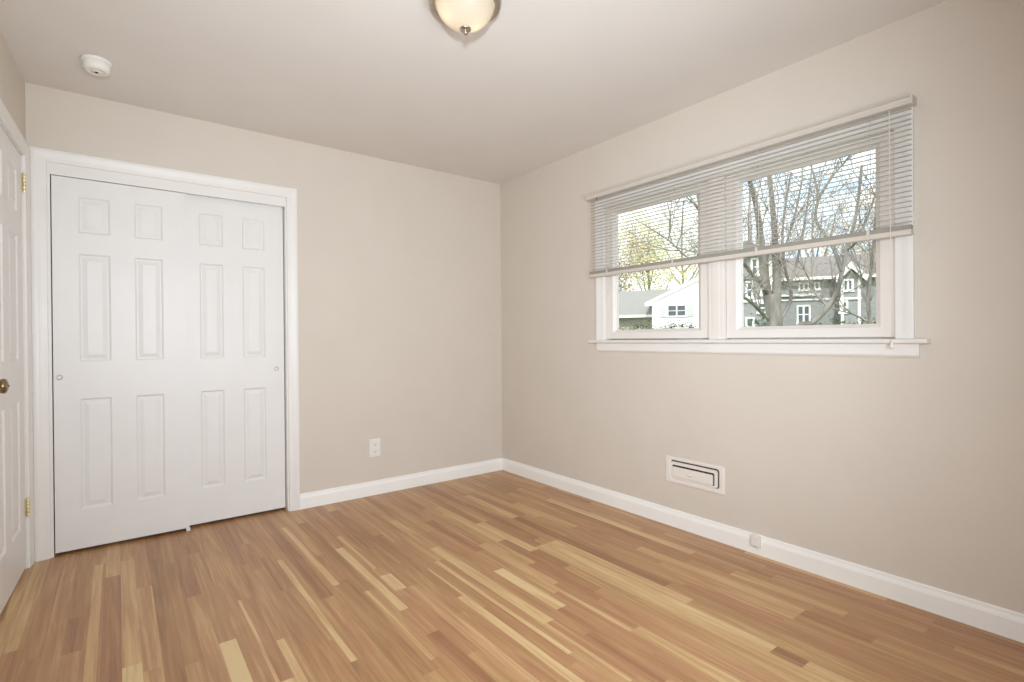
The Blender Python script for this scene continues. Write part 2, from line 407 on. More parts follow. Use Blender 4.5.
# floor guide between the two sliding doors
mb = MB(); mb.box((-2.306, -.004, 0), (-2.286, .079, .008), .002); mb.box((-2.306, .0365, .008), (-2.286, .0395, .022)); mb.box((-2.306, -.004, .008), (-2.286, -.001, .020))
tag(obj('door_guide', mb, M['plastic'], None, (-2.296, .04, 0)), 'small white plastic floor guide under the overlap of the closet doors', 'door guide')

# entry door, seen almost edge-on at the left
ed = thing('door_3', 'white six panel entry door with brass hinges at the left edge', 'door', lw(DL+.01, .012, -.004), kind='structure')
obj('door_slab', panel_face(MB(), lw, DL+.008, DR-.009, .012, DT-.009, [(a, b, c, d) for a, b in ((.212, .412), (.528, .740)) for c, d in ((.227, .840), (1.035, 1.626), (1.742, 1.940))], -.004, -.039), M['door'], ed)
def hinge(zc):
    mb = MB()
    for i in range(5):
        z0 = zc - .044 + i*.0178
        mb.lathe([(0, z0), (.0062, z0), (.0066, z0+.001), (.0066, z0+.0158), (.0062, z0+.0168), (0, z0+.0168)], lambda a, b, h: lw(DL+.006+a, h, .006+b), 14)
    mb.lathe([(0, zc+.045), (.004, zc+.046), (.005, zc+.050), (.0, zc+.054)], lambda a, b, h: lw(DL+.006+a, h, .006+b), 12)
    wbox(mb, lw, DL+.008, DL+.034, zc-.044, zc+.044, -.0035, -.0015)
    wbox(mb, lw, DL-.012, DL+.004, zc-.044, zc+.044, .0095, .0125)
    obj('hinge', mb, M['brass'], ed)
for zc in (1.905, .302): hinge(zc)
mb = MB()
KU, KV = .800, .950
mb.lathe([(0, -.003), (.031, -.003), (.032, .002), (.028, .006), (.012, .008), (.011, .018), (.016, .022), (.026, .029), (.0295, .037), (.027, .046), (.014, .051), (.004, .052), (.004, .055), (0, .0555)], lambda a, b, h: lw(KU+a, KV+b, h), 32)
obj('door_knob', mb, M['aged'], ed)

# ------------------------------------------------------------------ window
win = thing('window_1', 'white twin window with deep sill under a half raised blind', 'window', rw((WL+WR)/2, 1.10, 0), kind='structure')
obj('casing', u_casing(MB(), rw, WL+.006, WR-.006, 1.105, 2.0, casing_prof(.066)), M['trim'], win)
mb = MB(); mb.prism([(-.10, 1.0855), (-.0, 1.0855), (.042, 1.0855), (.048, 1.0885), (.051, 1.095), (.048, 1.1015), (.042, 1.1045), (-.10, 1.1045)], 1.078, 2.948, lambda a, b, c: rw(c, b, a) if True else None)
# the stool is notched round the wall: its back half sits only inside the opening
obj('window_sill', mb, M['trim'], win)
mb = MB(); mb.prism([(0, 1.0855), (.015, 1.0855), (.017, 1.06), (.017, 1.038), (.012, 1.031), (.006, 1.026), (0, 1.026)], 1.122, 2.914, lambda a, b, c: rw(c, b, a)); obj('apron', mb, M['trim'], win)
mb = MB()
wbox(mb, rw, WL, WL+.010, WB, WT, -TH, -.0); wbox(mb, rw, WR-.010, WR, WB, WT, -TH, -.0); wbox(mb, rw, WL+.010, WR-.010, WT-.010, WT, -TH, 0); wbox(mb, rw, WL+.010, WR-.010, WB, WB+.012, -TH, -.055)
obj('jamb', mb, M['vinyl'], win)
mb = MB()
wbox(mb, rw, 1.960, 2.052, 1.1047, WT-.010, -.090, .004, .002)
wbox(mb, rw, 1.985, 2.027, 1.1047, WT-.010, .004, .010, .002)
obj('mullion', mb, M['vinyl'], win)
def sash(u0, u1, g0, g1, nf):
    zb, zt, gb, gt = 1.112, 1.990, 1.172, 1.944
    mb = MB()
    # frame = four mitred members with a sloped glazing bead
    prof = [(0, -.034), (0, 0), (.004, .002)]
    outer = (u0, u1, zb, zt); inner = (g0, g1, gb, gt)
    rings = []
    for f_, n_ in ((0, -.036), (0, 0), (.04, .002), (.72, .002), (.80, -.003), (1.0, -.014), (1.0, -.036)):
        a = [o_ + (i_-o_)*f_ for o_, i_ in zip(outer, inner)]
        rings.append([mb.bm.verts.new(rw(x, y, nf+n_)) for x, y in ((a[0], a[2]), (a[1], a[2]), (a[1], a[3]), (a[0], a[3]))])
    for A, B in zip(rings, rings[1:] + rings[:1]):
        for i in range(4): mb.bm.faces.new([A[i], A[(i+1) % 4], B[(i+1) % 4], B[i]])
    s_ = obj('sash', mb, M['vinyl'], win)
    mb = MB(); wbox(mb, rw, g0-.004, g1+.004, gb-.004, gt+.004, nf-.026, nf-.021); obj('pane', mb, M['pane'], s_)
    return s_
sash(WL+.012, 1.958, 1.262, 1.874, -.020)
sash(2.054, WR-.012, 2.130, 2.748, -.020)
mb = MB(); wbox(mb, rw, 1.215, 1.73, 1.1050, 1.1095, -.030, -.0195); obj('weather_slot', mb, M['taupe'], win)

# ------------------------------------------------------------------ venetian blind
B0, B1 = 1.100, 2.903; BN = .048
bl = thing('venetian_blind', 'half raised off-white venetian blind hanging over the twin window', 'blind', rw((B0+B1)/2, 2.083, 0))
mb = MB()
hp = [(.021, 2.083), (.021, 2.056), (.026, 2.0545), (.066, 2.0545), (.072, 2.058), (.073, 2.064), (.071, 2.068), (.072, 2.079), (.069, 2.083), (.064, 2.0845), (.026, 2.0845)]
mb.prism(hp, B0-.004, B1, lambda a, b, c: rw(c, b, a)); obj('headrail', mb, M['blind'], bl)
for u in (B0-.008, B1-.002):
    mb = MB(); wbox(mb, rw, u, u+.010, 2.052, 2.087, .0205, .0745, .002); obj('bracket', mb, M['blind'], bl)
def slat_mesh(tilt=0., w_=.0254):
    mb = MB(); K = 6; cs = []
    for i in range(K+1):
        a = -w_/2 + w_*i/K; b = .0022*(1-(2*i/K-1)**2)
        cs.append((a*math.cos(tilt) - b*math.sin(tilt), a*math.sin(tilt) + b*math.cos(tilt)))
    poly = cs + [(a, b-.0007) for a, b in reversed(cs)]
    mb.prism(poly, B0+.004, B1-.004, lambda a, b, c: rw(c, 2.083+b, BN+a))
    return mb
NS, ZT, ZB_ = 23, 2.040, 1.582
s0 = obj('slat', slat_mesh(math.radians(-7)), M['blind'], bl)
for i in range(NS):
    o = s0 if i == 0 else s0.copy()
    o.location = (0, 0, ZT + (ZB_-ZT)*i/(NS-1) - 2.083)
    if i: COL.objects.link(o); o.parent = bl
mb = MB(); mb.prism([(BN-.0125, 1.550), (BN-.014, 1.545), (BN-.012, 1.531), (BN-.004, 1.5275), (BN+.006, 1.5275), (BN+.013, 1.531), (BN+.0145, 1.543), (BN+.0125, 1.550)], B0+.003, B1-.001, lambda a, b, c: rw(c, b, a))
br = obj('bottom_rail', mb, M['blind'], bl)
mb = MB(); wbox(mb, rw, B0+.004, B1-.002, 1.5501, 1.569, BN-.011, BN+.0115, .0015); rc = obj('dark_band', mb, M['taupe'], br); rc['label'] = 'dark taupe strip along the top of the bottom rail'  # solid taupe strip in place of the gathered bottom slats
for u in (1.262, 1.768, 2.262, 2.750):
    mb = MB()
    for s in (-1, 1): mb.tube([rw(u, 2.054, BN+s*.0135), rw(u, 1.80, BN+s*.0138), rw(u, 1.546, BN+s*.0142)], .0007, 5)
    mb.tube([rw(u+.006, 2.054, BN), rw(u+.006, 1.549, BN)], .0008, 5)
    obj('ladder_cord', mb, M['cord'], bl)
    mb = MB(); wbox(mb, rw, u-.006, u+.006, 1.5285, 1.568, BN+.0125, BN+.0158, .001); obj('rail_clip', mb, M['blind'], br)
mb = MB(); U = 2.831
mb.tube([rw(U, 2.054, .068), rw(U, 2.03, .072), rw(U+.001, 1.8, .074), rw(U+.002, 1.5, .071), rw(U+.005, 1.25, .067), rw(U+.004, 1.100, .064)], .0016, 8)
lc = obj('lift_cord', mb, M['cord'], bl)
mb = MB(); mb.lathe([(0, 1.102), (.003, 1.101), (.0045, 1.094), (.0075, 1.074), (.0078, 1.070), (.006, 1.068), (0, 1.068)], lambda a, b, h: rw(U+.004+a, h, .064+b), 16); obj('cord_tassel', mb, M['plastic'], lc)
mb = MB(); mb.tube([rw(1.188, 2.056, .070), rw(1.188, 2.046, .076), rw(1.188, 2.034, .074)], .0022, 8); obj('tilt_hook', mb, M['dark'], bl)

# ------------------------------------------------------------------ wall fittings
def rrect(u0, u1, v0, v1, r, k=5):
    P = []
    for cx, cy, a0 in ((u1-r, v1-r, 0), (u0+r, v1-r, 90), (u0+r, v0+r, 180), (u1-r, v0+r, 270)):
        for i in range(k+1):
            a = math.radians(a0 + 90*i/k); P.append((cx + r*math.cos(a), cy + r*math.sin(a)))
    return P
def ringstack(mb, mapf, rings, cap0=False, cap1=False):
    vs_ = [[mb.bm.verts.new(mapf(a, b, n_)) for a, b in P] for P, n_ in rings]; K = len(vs_[0])
    for A, B in zip(vs_, vs_[1:]):
        for i in range(K): mb.bm.faces.new([A[i], A[(i+1) % K], B[(i+1) % K], B[i]])
    if cap0: mb.bm.faces.new(vs_[0][::-1])
    if cap1: mb.bm.faces.new(vs_[-1])
    return mb
# warm-air register under the window
vu0, vu1, vv0, vv1 = 1.670, 2.050, .258, .411
reg = thing('wall_register', 'white warm air register with curved slots low on the window wall', 'vent', rw((vu0+vu1)/2, vv0, 0))
mb = MB(); hu0, hu1, hv0, hv1 = 1.706, 2.018, .284, .392
ringstack(mb, rw, [(rrect(vu0, vu1, vv0, vv1, .008), .0005), (rrect(vu0, vu1, vv0, vv1, .008), .004), (rrect(vu0+.004, vu1-.004, vv0+.004, vv1-.004, .008), .008), (rrect(hu0-.006, hu1+.006, hv0-.006, hv1+.006, .018), .008), (rrect(hu0, hu1, hv0, hv1, .016), .004), (rrect(hu0, hu1, hv0, hv1, .016), .0005), (rrect(vu0, vu1, vv0, vv1, .008), .0005)])
obj('frame', mb, M['register'], reg)
mb = MB(); ringstack(mb, rw, [(rrect(hu0+.001, hu1-.001, hv0+.001, hv1-.001, .016), .0004), (rrect(hu0+.001, hu1-.001, hv0+.001, hv1-.001, .016), .0012)], True, True); obj('duct_opening', mb, M['dark'], reg)
mb = MB(); a = .007; b = a+.018
ringstack(mb, rw, [(rrect(hu0+.003, hu1-a, hv0+.003, hv1-a, .014), .002), (rrect(hu0+.003, hu1-a, hv0+.003, hv1-a, .014), .010), (rrect(hu0+.012, hu1-b, hv0+.012, hv1-b, .009), .010), (rrect(hu0+.012, hu1-b, hv0+.012, hv1-b, .009), .002), (rrect(hu0+.003, hu1-a, hv0+.003, hv1-a, .014), .002)]); obj('deflector_ring', mb, M['register'], reg)
mb = MB(); c_ = b+.011
ringstack(mb, rw, [(rrect(hu0+.013, hu1-c_, hv0+.013, hv1-c_, .007), .002), (rrect(hu0+.013, hu1-c_, hv0+.013, hv1-c_, .007), .011), (rrect(hu0+.016, hu1-c_-.003, hv0+.016, hv1-c_-.003, .006), .013)], True, True); dp = obj('damper_plate', mb, M['register'], reg)
mb = MB(); mb.lathe([(0, .012), (.011, .012), (.011, .017), (.008, .022), (.0, .0225)], lambda a, b, h: rw(1.842+a, .326+b, h), 20); obj('damper_knob', mb, M['register'], dp)
# outlet on the back wall
ou = thing('outlet_plate', 'small white electrical outlet on the back wall beside the closet', 'outlet', bw(-1.142, .275, 0))
mb = MB(); ringstack(mb, bw, [(rrect(-1.184, -1.100, .273, .402, .005), 0), (rrect(-1.184, -1.100, .273, .402, .005), .004), (rrect(-1.179, -1.105, .278, .397, .004), .0065)], True, True); pl = obj('cover_plate', mb, M['plastic'], ou)
for zc in (.312, .363):
    mb = MB(); ringstack(mb, bw, [(rrect(-1.159, -1.125, zc-.017, zc+.017, .012), .005), (rrect(-1.159, -1.125, zc-.017, zc+.017, .012), .0085)], True, True); sk = obj('socket', mb, M['plastic'], ou)
    mb = MB()
    for dx, hh in ((-.0065, .0085), (.0065, .007)): mb.box((-1.142+dx-.0012, -.0089, zc-hh/2+.003), (-1.142+dx+.0012, -.0080, zc+hh/2+.003))
    mb.lathe([(0, .0078), (.0024, .0078), (.0024, .0089), (0, .0089)], lambda a, b, h: bw(-1.142+a, zc-.009+b, h), 12)
    obj('slots', mb, M['dark'], sk)
mb = MB(); mb.lathe([(0, .006), (.0032, .006), (.0028, .0075), (0, .0078)], lambda a, b, h: bw(-1.142+a, .3375+b, h), 14); obj('screw', mb, M['plastic'], ou)
# jack box on the baseboard
jk = thing('cable_jack', 'small white jack box on the right baseboard below the register', 'jack', rw(2.232, .045, .016))
mb = MB(); wbox(mb, rw, 2.208, 2.256, .046, .101, .0105, .036, .004, 3); obj('jack_body', mb, M['plastic'], jk)
mb = MB(); wbox(mb, rw, 2.2225, 2.2415, .0435, .047, .017, .030, .0008); obj('jack_socket', mb, M['dark'], jk)

# ------------------------------------------------------------------ ceiling fittings
def cz(c): return lambda a, b, h: Vector((c[0]+a, c[1]+b, h))
LC = (-1.547, -1.903)
cl = thing('ceiling_light', 'round flush ceiling light with frosted glass bowl and nickel trim', 'ceiling light', (LC[0], LC[1], H))
LR = .828
mb = MB(); mb.lathe([(r_*LR, h_) for r_, h_ in ((0, H), (.150, H), (.160, H-.004), (.166, H-.014), (.168, H-.030), (.163, H-.036), (.164, H-.042), (.160, H-.048), (.150, H-.051), (.139, H-.048), (.137, H-.040), (.137, H-.012), (0, H-.010))], cz(LC), 64); obj('nickel_pan', mb, M['nickel'], cl)
Rb, hb = .1150, .088; Rs = (Rb*Rb + hb*hb)/(2*hb)
prof = []
for i in range(13):
    a = math.asin(min(1, Rb/Rs))*(1-i/12); prof.append((Rs*math.sin(a), H-.044 - (Rs*math.cos(a) - (Rs-hb))))
prof[-1] = (0, H-.044-hb)
mb = MB(); mb.lathe(prof, cz(LC), 56); obj('glass_bowl', mb, M['frost'], cl)
zb = H-.044-hb
mb = MB(); mb.lathe([(0, zb+.003), (.020, zb+.002), (.0225, zb-.001), (.020, zb-.005), (.010, zb-.007), (.0075, zb-.010), (.0095, zb-.015), (.008, zb-.019), (.003, zb-.024), (0, zb-.025)], cz(LC), 24); obj('finial', mb, M['nickel'], cl)
for bx, by, bz in ((-.052, -.018, .070), (.030, .012, .088)):
    mb = MB(); c = Vector((LC[0], LC[1], H-bz)) + Vector((.796, -.606, 0))*bx + Vector((.606, .796, 0))*by
    mb.lathe([(0, .026), (.012, .024), (.019, .014), (.021, 0), (.019, -.011), (.012, -.019), (0, -.022)], lambda a, b, h: c + Vector((a, b, h)), 18); obj('bulb', mb, M['bulb'], cl)
SC = (-2.686, -.470)
sm = thing('smoke_detector', 'round white smoke detector on the ceiling above the closet', 'smoke detector', (SC[0], SC[1], H))
mb = MB(); mb.lathe([(0, H), (.059, H), (.0595, H-.003), (.059, H-.012), (.055, H-.015), (0, H-.015)], cz(SC), 48); obj('mounting_base', mb, M['plastic'], sm)
mb = MB(); mb.lathe([(.051, H-.0145), (.053, H-.021), (.053, H-.039), (.049, H-.049), (.037, H-.053), (.030, H-.053), (.029, H-.050), (.023, H-.050), (.021, H-.054), (0, H-.0545)], cz(SC), 48); cv = obj('cover', mb, M['plastic'], sm)
mb = MB(); c = (SC[0]+.0, SC[1]-.002); mb.lathe([(0, H-.053), (.007, H-.0535), (.0068, H-.0560), (0, H-.0565)], cz(c), 20); obj('test_button', mb, M['dark'], cv)

# ================================================================== outdoors
def ray(px, py):
    return fw + rt*((px-512)/FPX) - up*((py-341)/FPX)
def P3(px, py, dist):
    """point seen at a photograph pixel, dist metres away over the ground"""
    d = ray(px, py); return CAM + d*(dist/math.hypot(d.x, d.y))
GZ = -.75
M['lawn'] = mat('lawn_grass', (96, 112, 62), .9, .2, .2, 3, .5, 60, rgb2=(128, 140, 84))
mb = MB(); mb.box((.6, -60, GZ-.4), (110, 90, GZ)); struct('ground', mb, M['lawn'])
M['siding_w'] = mat('white_clapboard', (240, 240, 240), .6, .3, .015, 4)
M['siding_g'] = mat('grey_shingle_siding', (146, 148, 148), .8, .2, .10, 6, .3, 30)
M['trim_w'] = mat('white_house_trim', (238, 238, 236), .6, .3, .01, 4)
M['roof_g'] = mat('grey_asphalt_shingle', (142, 142, 137), .9, .2, .10, 10, .3, 40)
M['roof_b'] = mat('brown_grey_shingle', (132, 126, 122), .9, .2, .10, 10, .3, 40)
M['hglass'] = mat('house_window_glass', (92, 100, 106), .5, .3, .15, 1.5)
M['shutter'] = mat('pale_grey_shutter', (206, 208, 208), .6, .3, .03, 8)
M['bark'] = mat('grey_maple_bark', (100, 97, 93), .9, .2, .2, 6, 1., 40, vec=(1, 1, .25), rgb2=(148, 143, 137))
M['bark2'] = mat('dark_bark', (128, 121, 113), .9, .2, .2, 6, .6, 40, vec=(1, 1, .25), rgb2=(170, 162, 152))
M['hedge'] = mat('dark_hedge_leaves', (52, 66, 42), .8, .2, .3, 5, rgb2=(92, 108, 72))
M['leaf_y'] = mat('spring_yellow_green_leaves', (176, 176, 112), .7, .2, .2, 2, rgb2=(214, 208, 150))
M['leaf_o'] = mat('tan_spring_buds', (172, 156, 122), .8, .2, .2, 2, rgb2=(206, 190, 148))

def frame_axes(px, dist, turn=0.):
    """facade frame: origin on the ground below pixel column px, facing the room (turned by turn degrees)"""
    d = ray(px, 338); h = Vector((d.x, d.y, 0)).normalized()
    o = Vector((CAM.x, CAM.y, 0)) + h*dist
    f = -h; f.rotate(Matrix.Rotation(math.radians(turn), 3, 'Z'))
    right = Vector((0, 0, 1)).cross(f)       # to the viewer's right
    def mp(a, z, n): return o + right*a + f*n + Vector((0, 0, z))
    def hit(px, py, n=0.):
        dd = ray(px, py); q = o + f*n; t_ = ((q-CAM).dot(f))/dd.dot(f); x = CAM + dd*t_
        return (x-o).dot(right), x.z
    return mp, hit
def hwin(parent, mp, hit, x0, y0, x1, y1, n=0., bars=(1, 1), fr=.10, shut=0.):
    a0, z1 = hit(x0, y0, n); a1, _ = hit(x1, y0, n); _, z0 = hit((x0+x1)/2, y1, n); _, z1 = hit((x0+x1)/2, y0, n)
    mb = MB()
    wbox(mb, mp, a0, a0+fr, z0, z1, n-.02, n+.06); wbox(mb, mp, a1-fr, a1, z0, z1, n-.02, n+.06)
    wbox(mb, mp, a0+fr, a1-fr, z1-fr, z1, n-.02, n+.06); wbox(mb, mp, a0-.04, a1+.04, z0-.02, z0+fr, n-.02, n+.09)
    for i in range(1, bars[0]+1):
        c = a0 + (a1-a0)*i/(bars[0]+1); wbox(mb, mp, c-fr*.5, c+fr*.5, z0+fr, z1-fr, n-.02, n+.05)
    for i in range(1, bars[1]+1):
        c = z0 + (z1-z0)*i/(bars[1]+1); wbox(mb, mp, a0+fr, a1-fr, c-.03, c+.03, n-.02, n+.04)
    f_ = obj('window', mb, M['trim_w'], parent)
    mb = MB(); wbox(mb, mp, a0+fr*.5, a1-fr*.5, z0+fr*.5, z1-fr*.5, n-.01, n+.015); obj('pane', mb, M['hglass'], f_)
    if shut > 0:
        for e0, e1 in ((a0-shut-.06, a0-.06), (a1+.06, a1+shut+.06)):
            mb = MB(); wbox(mb, mp, e0, e1, z0, z1, n, n+.05)
            for i in range(8):
                z = z0+.08 + (z1-z0-.16)*i/8; wbox(mb, mp, e0+.05, e1-.05, z, z+(z1-z0)/16, n+.05, n+.065)
            obj('shutter', mb, M['shutter'], parent)
def clap(mb, mp, a0, a1, z0, z1, n, step=.16):
    """lapped siding between two heights"""
    z = z0
    while z < z1-.01:
        e = min(z+step, z1)
        mb.prism([(0, z), (.03, z), (.008, e), (0, e)], a0, a1, lambda a, b, c: mp(c, b, n+a)); z = e

# white gabled house, seen through the left sash
mp, hit = frame_axes(676, 49, -6)
wh = thing('white_house', 'white house with gable and shuttered window across the street, left sash', 'house', mp(0, GZ, 0))
aE, zE = hit(645, 304.5); aA, _ = hit(713, 270); _, zA = hit(713, 271.5); aW, _ = hit(652, 310)
aR = 2*aA - aW; sl_ = (zA-zE)/(aA-aE); zw = zE + sl_*(aW-aE)
mb = MB(); mb.prism([(aW, GZ), (aR, GZ), (aR, zw), (aA, zA), (aW, zw)], -7, 0, mp)
clap(mb, mp, aW, aR, GZ, zw, 0)
obj('gable_wall', mb, M['siding_w'], wh)
mb = MB(); e2 = 2*aA-aE
mb.prism([(aE, zE), (aA, zA), (e2, zE), (e2, zE+.16), (aA, zA+.20), (aE, zE+.16)], -7.4, .05, mp); rf = obj('gable_roof', mb, M['roof_g'], wh)
mb = MB(); mb.prism([(aE, zE-.16), (aA, zA-.20), (e2, zE-.16), (e2, zE+.15), (aA, zA+.19), (aE, zE+.15)], .05, .10, mp)
mb.prism([(aE, zE-.16), (aE+.02, zE+.1), (aW+.1, zE+.30), (aW+.1, zE-.16)], .0, .09, mp)
obj('rake_board', mb, M['trim_w'], rf)
hwin(wh, mp, hit, 667, 304.5, 686.5, 317, .035, (1, 1), .12, .55)
# the long wing to its left with the grey roof
aL, _ = hit(575, 310, -2.5); _, z_e = hit(630, 316.5, -1.2); _, z_r = hit(630, 292.5, -6)
mb = MB(); wbox(mb, mp, aL, aW+.2, GZ, z_e, -9.5, -2.2); 
obj('wing_wall', mb, mat('wing_brown_siding', (172, 166, 156), .8, .2, .15, 6), wh)
mb = MB(); mb.prism([(-1.4, z_e), (-6, z_r), (-10.6, z_e), (-10.6, z_e+.14), (-6, z_r+.16), (-1.4, z_e+.14)], aL-.3, aA, lambda a, b, c: mp(c, b, a)); rf2 = obj('wing_roof', mb, M['roof_g'], wh)
mb = MB(); mb.prism([(-1.4, z_e-.10), (-1.30, z_e-.10), (-1.30, z_e+.15), (-1.4, z_e+.15)], aL-.3, aW-.15, lambda a, b, c: mp(c, b, a)); obj('fascia', mb, M['trim_w'], rf2)

# grey house with white trim, seen through the right sash
mp, hit = frame_axes(815, 37, 8)
gh = thing('grey_house', 'two storey grey house with white window trim behind the bare trees', 'house', mp(0, GZ, 0))
aL, ze = hit(790, 280.5); aR, _ = hit(838, 280.5); aX, _ = hit(892, 280.5)
mb = MB(); wbox(mb, mp, aL-1, aX, GZ, ze, -8, 0); obj('main_wall', mb, M['siding_g'], gh)
_, zr = hit(815, 259, -4)
mb = MB(); mb.prism([(.45, ze), (-4, zr), (-8.4, ze), (-8.4, ze+.15), (-4, zr+.16), (.45, ze+.15)], aL-1.2, aX+.3, lambda a, b, c: mp(c, b, a)); rf = obj('main_roof', mb, M['roof_b'], gh)
mb = MB(); mb.prism([(.45, ze-.06), (.53, ze-.06), (.53, ze+.12), (.45, ze+.12)], aL-1.2, aX, lambda a, b, c: mp(c, b, a)); obj('fascia', mb, M['trim_w'], rf)
# belt boards over the porch
_, z1 = hit(810, 295); _, z2 = hit(810, 299.5)
mb = MB(); wbox(mb, mp, aL-1, aR-1.0, z1-.06, z1+.06, 0, .30); wbox(mb, mp, aL-1, aR+.1, z2-.05, z2+.05, 0, .10); obj('belt_board', mb, M['trim_w'], gh)
hwin(gh, mp, hit, 798.5, 282.5, 809, 291, 0, (1, 0), .09)
hwin(gh, mp, hit, 814, 282, 820, 290, 0, (0, 0), .09)
hwin(gh, mp, hit, 796.5, 305, 810.5, 324, 0, (1, 1), .10)
# right cross-gable
a0, _ = hit(835, 280, 1.0); a1, _ = hit(866, 280, 1.0); aA = (a0+a1)/2; _, zg0 = hit(835, 279.5, 1.0); _, zgA = hit(850, 264.5, 1.0)
mb = MB(); mb.prism([(a0+.3, GZ), (a1-.3, GZ), (a1-.3, zg0+.1), (aA, zgA-.2), (a0+.3, zg0+.1)], -4, 1.0, mp); obj('gable_wall', mb, M['siding_g'], gh)
mb = MB(); mb.prism([(a0, zg0), (aA, zgA), (a1, zg0), (a1, zg0+.15), (aA, zgA+.16), (a0, zg0+.15)], -4, 1.3, mp); rf = obj('gable_roof', mb, M['roof_b'], gh)
mb = MB(); mb.prism([(a0, zg0-.22), (aA, zgA-.26), (a1, zg0-.22), (a1, zg0+.14), (aA, zgA+.15), (a0, zg0+.14)], 1.3, 1.38, mp)
mb.prism([(a0+.8, zg0+.55), (a1-.8, zg0+.55), (aA, zgA-.2)], 1.0, 1.08, mp); obj('rake_board', mb, M['trim_w'], rf)
_, z3 = hit(850, 298.5, 1.0)
mb = MB(); wbox(mb, mp, a0+.25, a1-.25, z3-.06, z3+.06, 1.0, 1.10); wbox(mb, mp, a0+.28, a0+.42, GZ, zg0, 1.0, 1.06); wbox(mb, mp, a1-.42, a1-.28, GZ, zg0, 1.0, 1.06); obj('belt_board', mb, M['trim_w'], gh)
hwin(gh, mp, hit, 842, 279, 853.5, 291.5, 1.0, (1, 0), .11)
hwin(gh, mp, hit, 839, 300.5, 848, 313.5, 1.0, (0, 1), .11)
# left bay of the same house, nearer the viewer
a0, _ = hit(722, 290, 2.0); a1, _ = hit(772, 290, 2.0); _, zb1 = hit(750, 256, 2.0)
mb = MB(); wbox(mb, mp, a0, a1, GZ, zb1, -6, 2.0); obj('bay_wall', mb, M['siding_g'], gh)
mb = MB(); am = (a0+a1)/2; mb.prism([(a0-.3, zb1), (a1+.3, zb1), (am, zb1+.9)], -6.3, 2.4, mp); obj('bay_roof', mb, M['roof_b'], gh)
mb = MB(); _, z4 = hit(756, 301, 2.0)
wbox(mb, mp, a0, a1, z4-.07, z4+.07, 2.0, 2.1); wbox(mb, mp, a1-.15, a1, GZ, zb1, 2.0, 2.06); obj('belt_board', mb, M['trim_w'], gh)
for q in ((750.5, 258, 758.5, 276), (745.5, 281, 753.5, 298.5), (760, 283, 767, 296), (757, 302, 767, 314), (745, 317, 754.5, 335)):
    hwin(gh, mp, hit, *q, 2.0, (0, 1), .12)

# ------------------------------------------------------------------ trees
def curve_pts(pts, n=5):
    pts = [Vector(p) for p in pts]; o_ = []
    for i in range(len(pts)-1):
        p0 = pts[max(i-1, 0)]; p1 = pts[i]; p2 = pts[i+1]; p3 = pts[min(i+2, len(pts)-1)]
        for k in range(n):
            s = k/n; o_.append(.5*((2*p1) + (p2-p0)*s + (2*p0-5*p1+4*p2-p3)*s*s + (-p0+3*p1-3*p2+p3)*s**3))
    o_.append(pts[-1]); return o_
def limb(mb, pts, ra, rb, sides=8, n=5, k_=.62):
    ra *= k_; rb *= k_
    c = curve_pts(pts, n); k = len(c); mb.tube(c, [ra + (rb-ra)*i/(k-1) for i in range(k)], sides); return c
def twigs(mb, rng, start, d, length, rad, depth, spread=.6, lift=.12, thin=.004):
    p = Vector(start); d = Vector(d).normalized(); pts = [p.copy()]; st = 4
    for i in range(st):
        d = (d + Vector((rng.gauss(0, .14), rng.gauss(0, .14), rng.gauss(lift*.5, .10)))).normalized(); p = p + d*length/st; pts.append(p.copy())
    mb.tube(pts, [rad*(1-.5*i/st) for i in range(st+1)], 5 if depth > 1 else 3, cap=False)
    if depth <= 0: return
    for i in range(rng.choice((2, 3, 3))):
        j = rng.randint(1, st); q = pts[j]
        nd_ = (d + Vector((rng.gauss(0, spread), rng.gauss(0, spread), rng.gauss(lift, spread*.6)))).normalized()
        twigs(mb, rng, q, nd_, length*rng.uniform(.55, .8), max(thin, rad*.55), depth-1, spread, lift, thin)
def branch_twigs(mb, rng, c, k, length, rad, depth, **kw):
    for i in range(k):
        j = rng.randint(len(c)//3, len(c)-1); dr = (c[min(j+1, len(c)-1)] - c[max(j-1, 0)]).normalized()
        dd = (dr + Vector((rng.gauss(0, .6), rng.gauss(0, .6), rng.gauss(.15, .4)))).normalized()
        twigs(mb, rng, c[j], dd, length*rng.uniform(.6, 1.2), rad, depth, **kw)
def leaves(mb, rng, centers, n, rad, size):
    for i in range(n):
        c = rng.choice(centers) + Vector((rng.gauss(0, 1), rng.gauss(0, 1), rng.gauss(0, .8)))*rad
        a = Vector((rng.gauss(0, 1), rng.gauss(0, 1), rng.gauss(0, 1))).normalized(); b = a.orthogonal().normalized(); s = size*rng.uniform(.6, 1.3)
        mb.face([c-a*s, c+b*s*.5, c+a*s, c-b*s*.5])

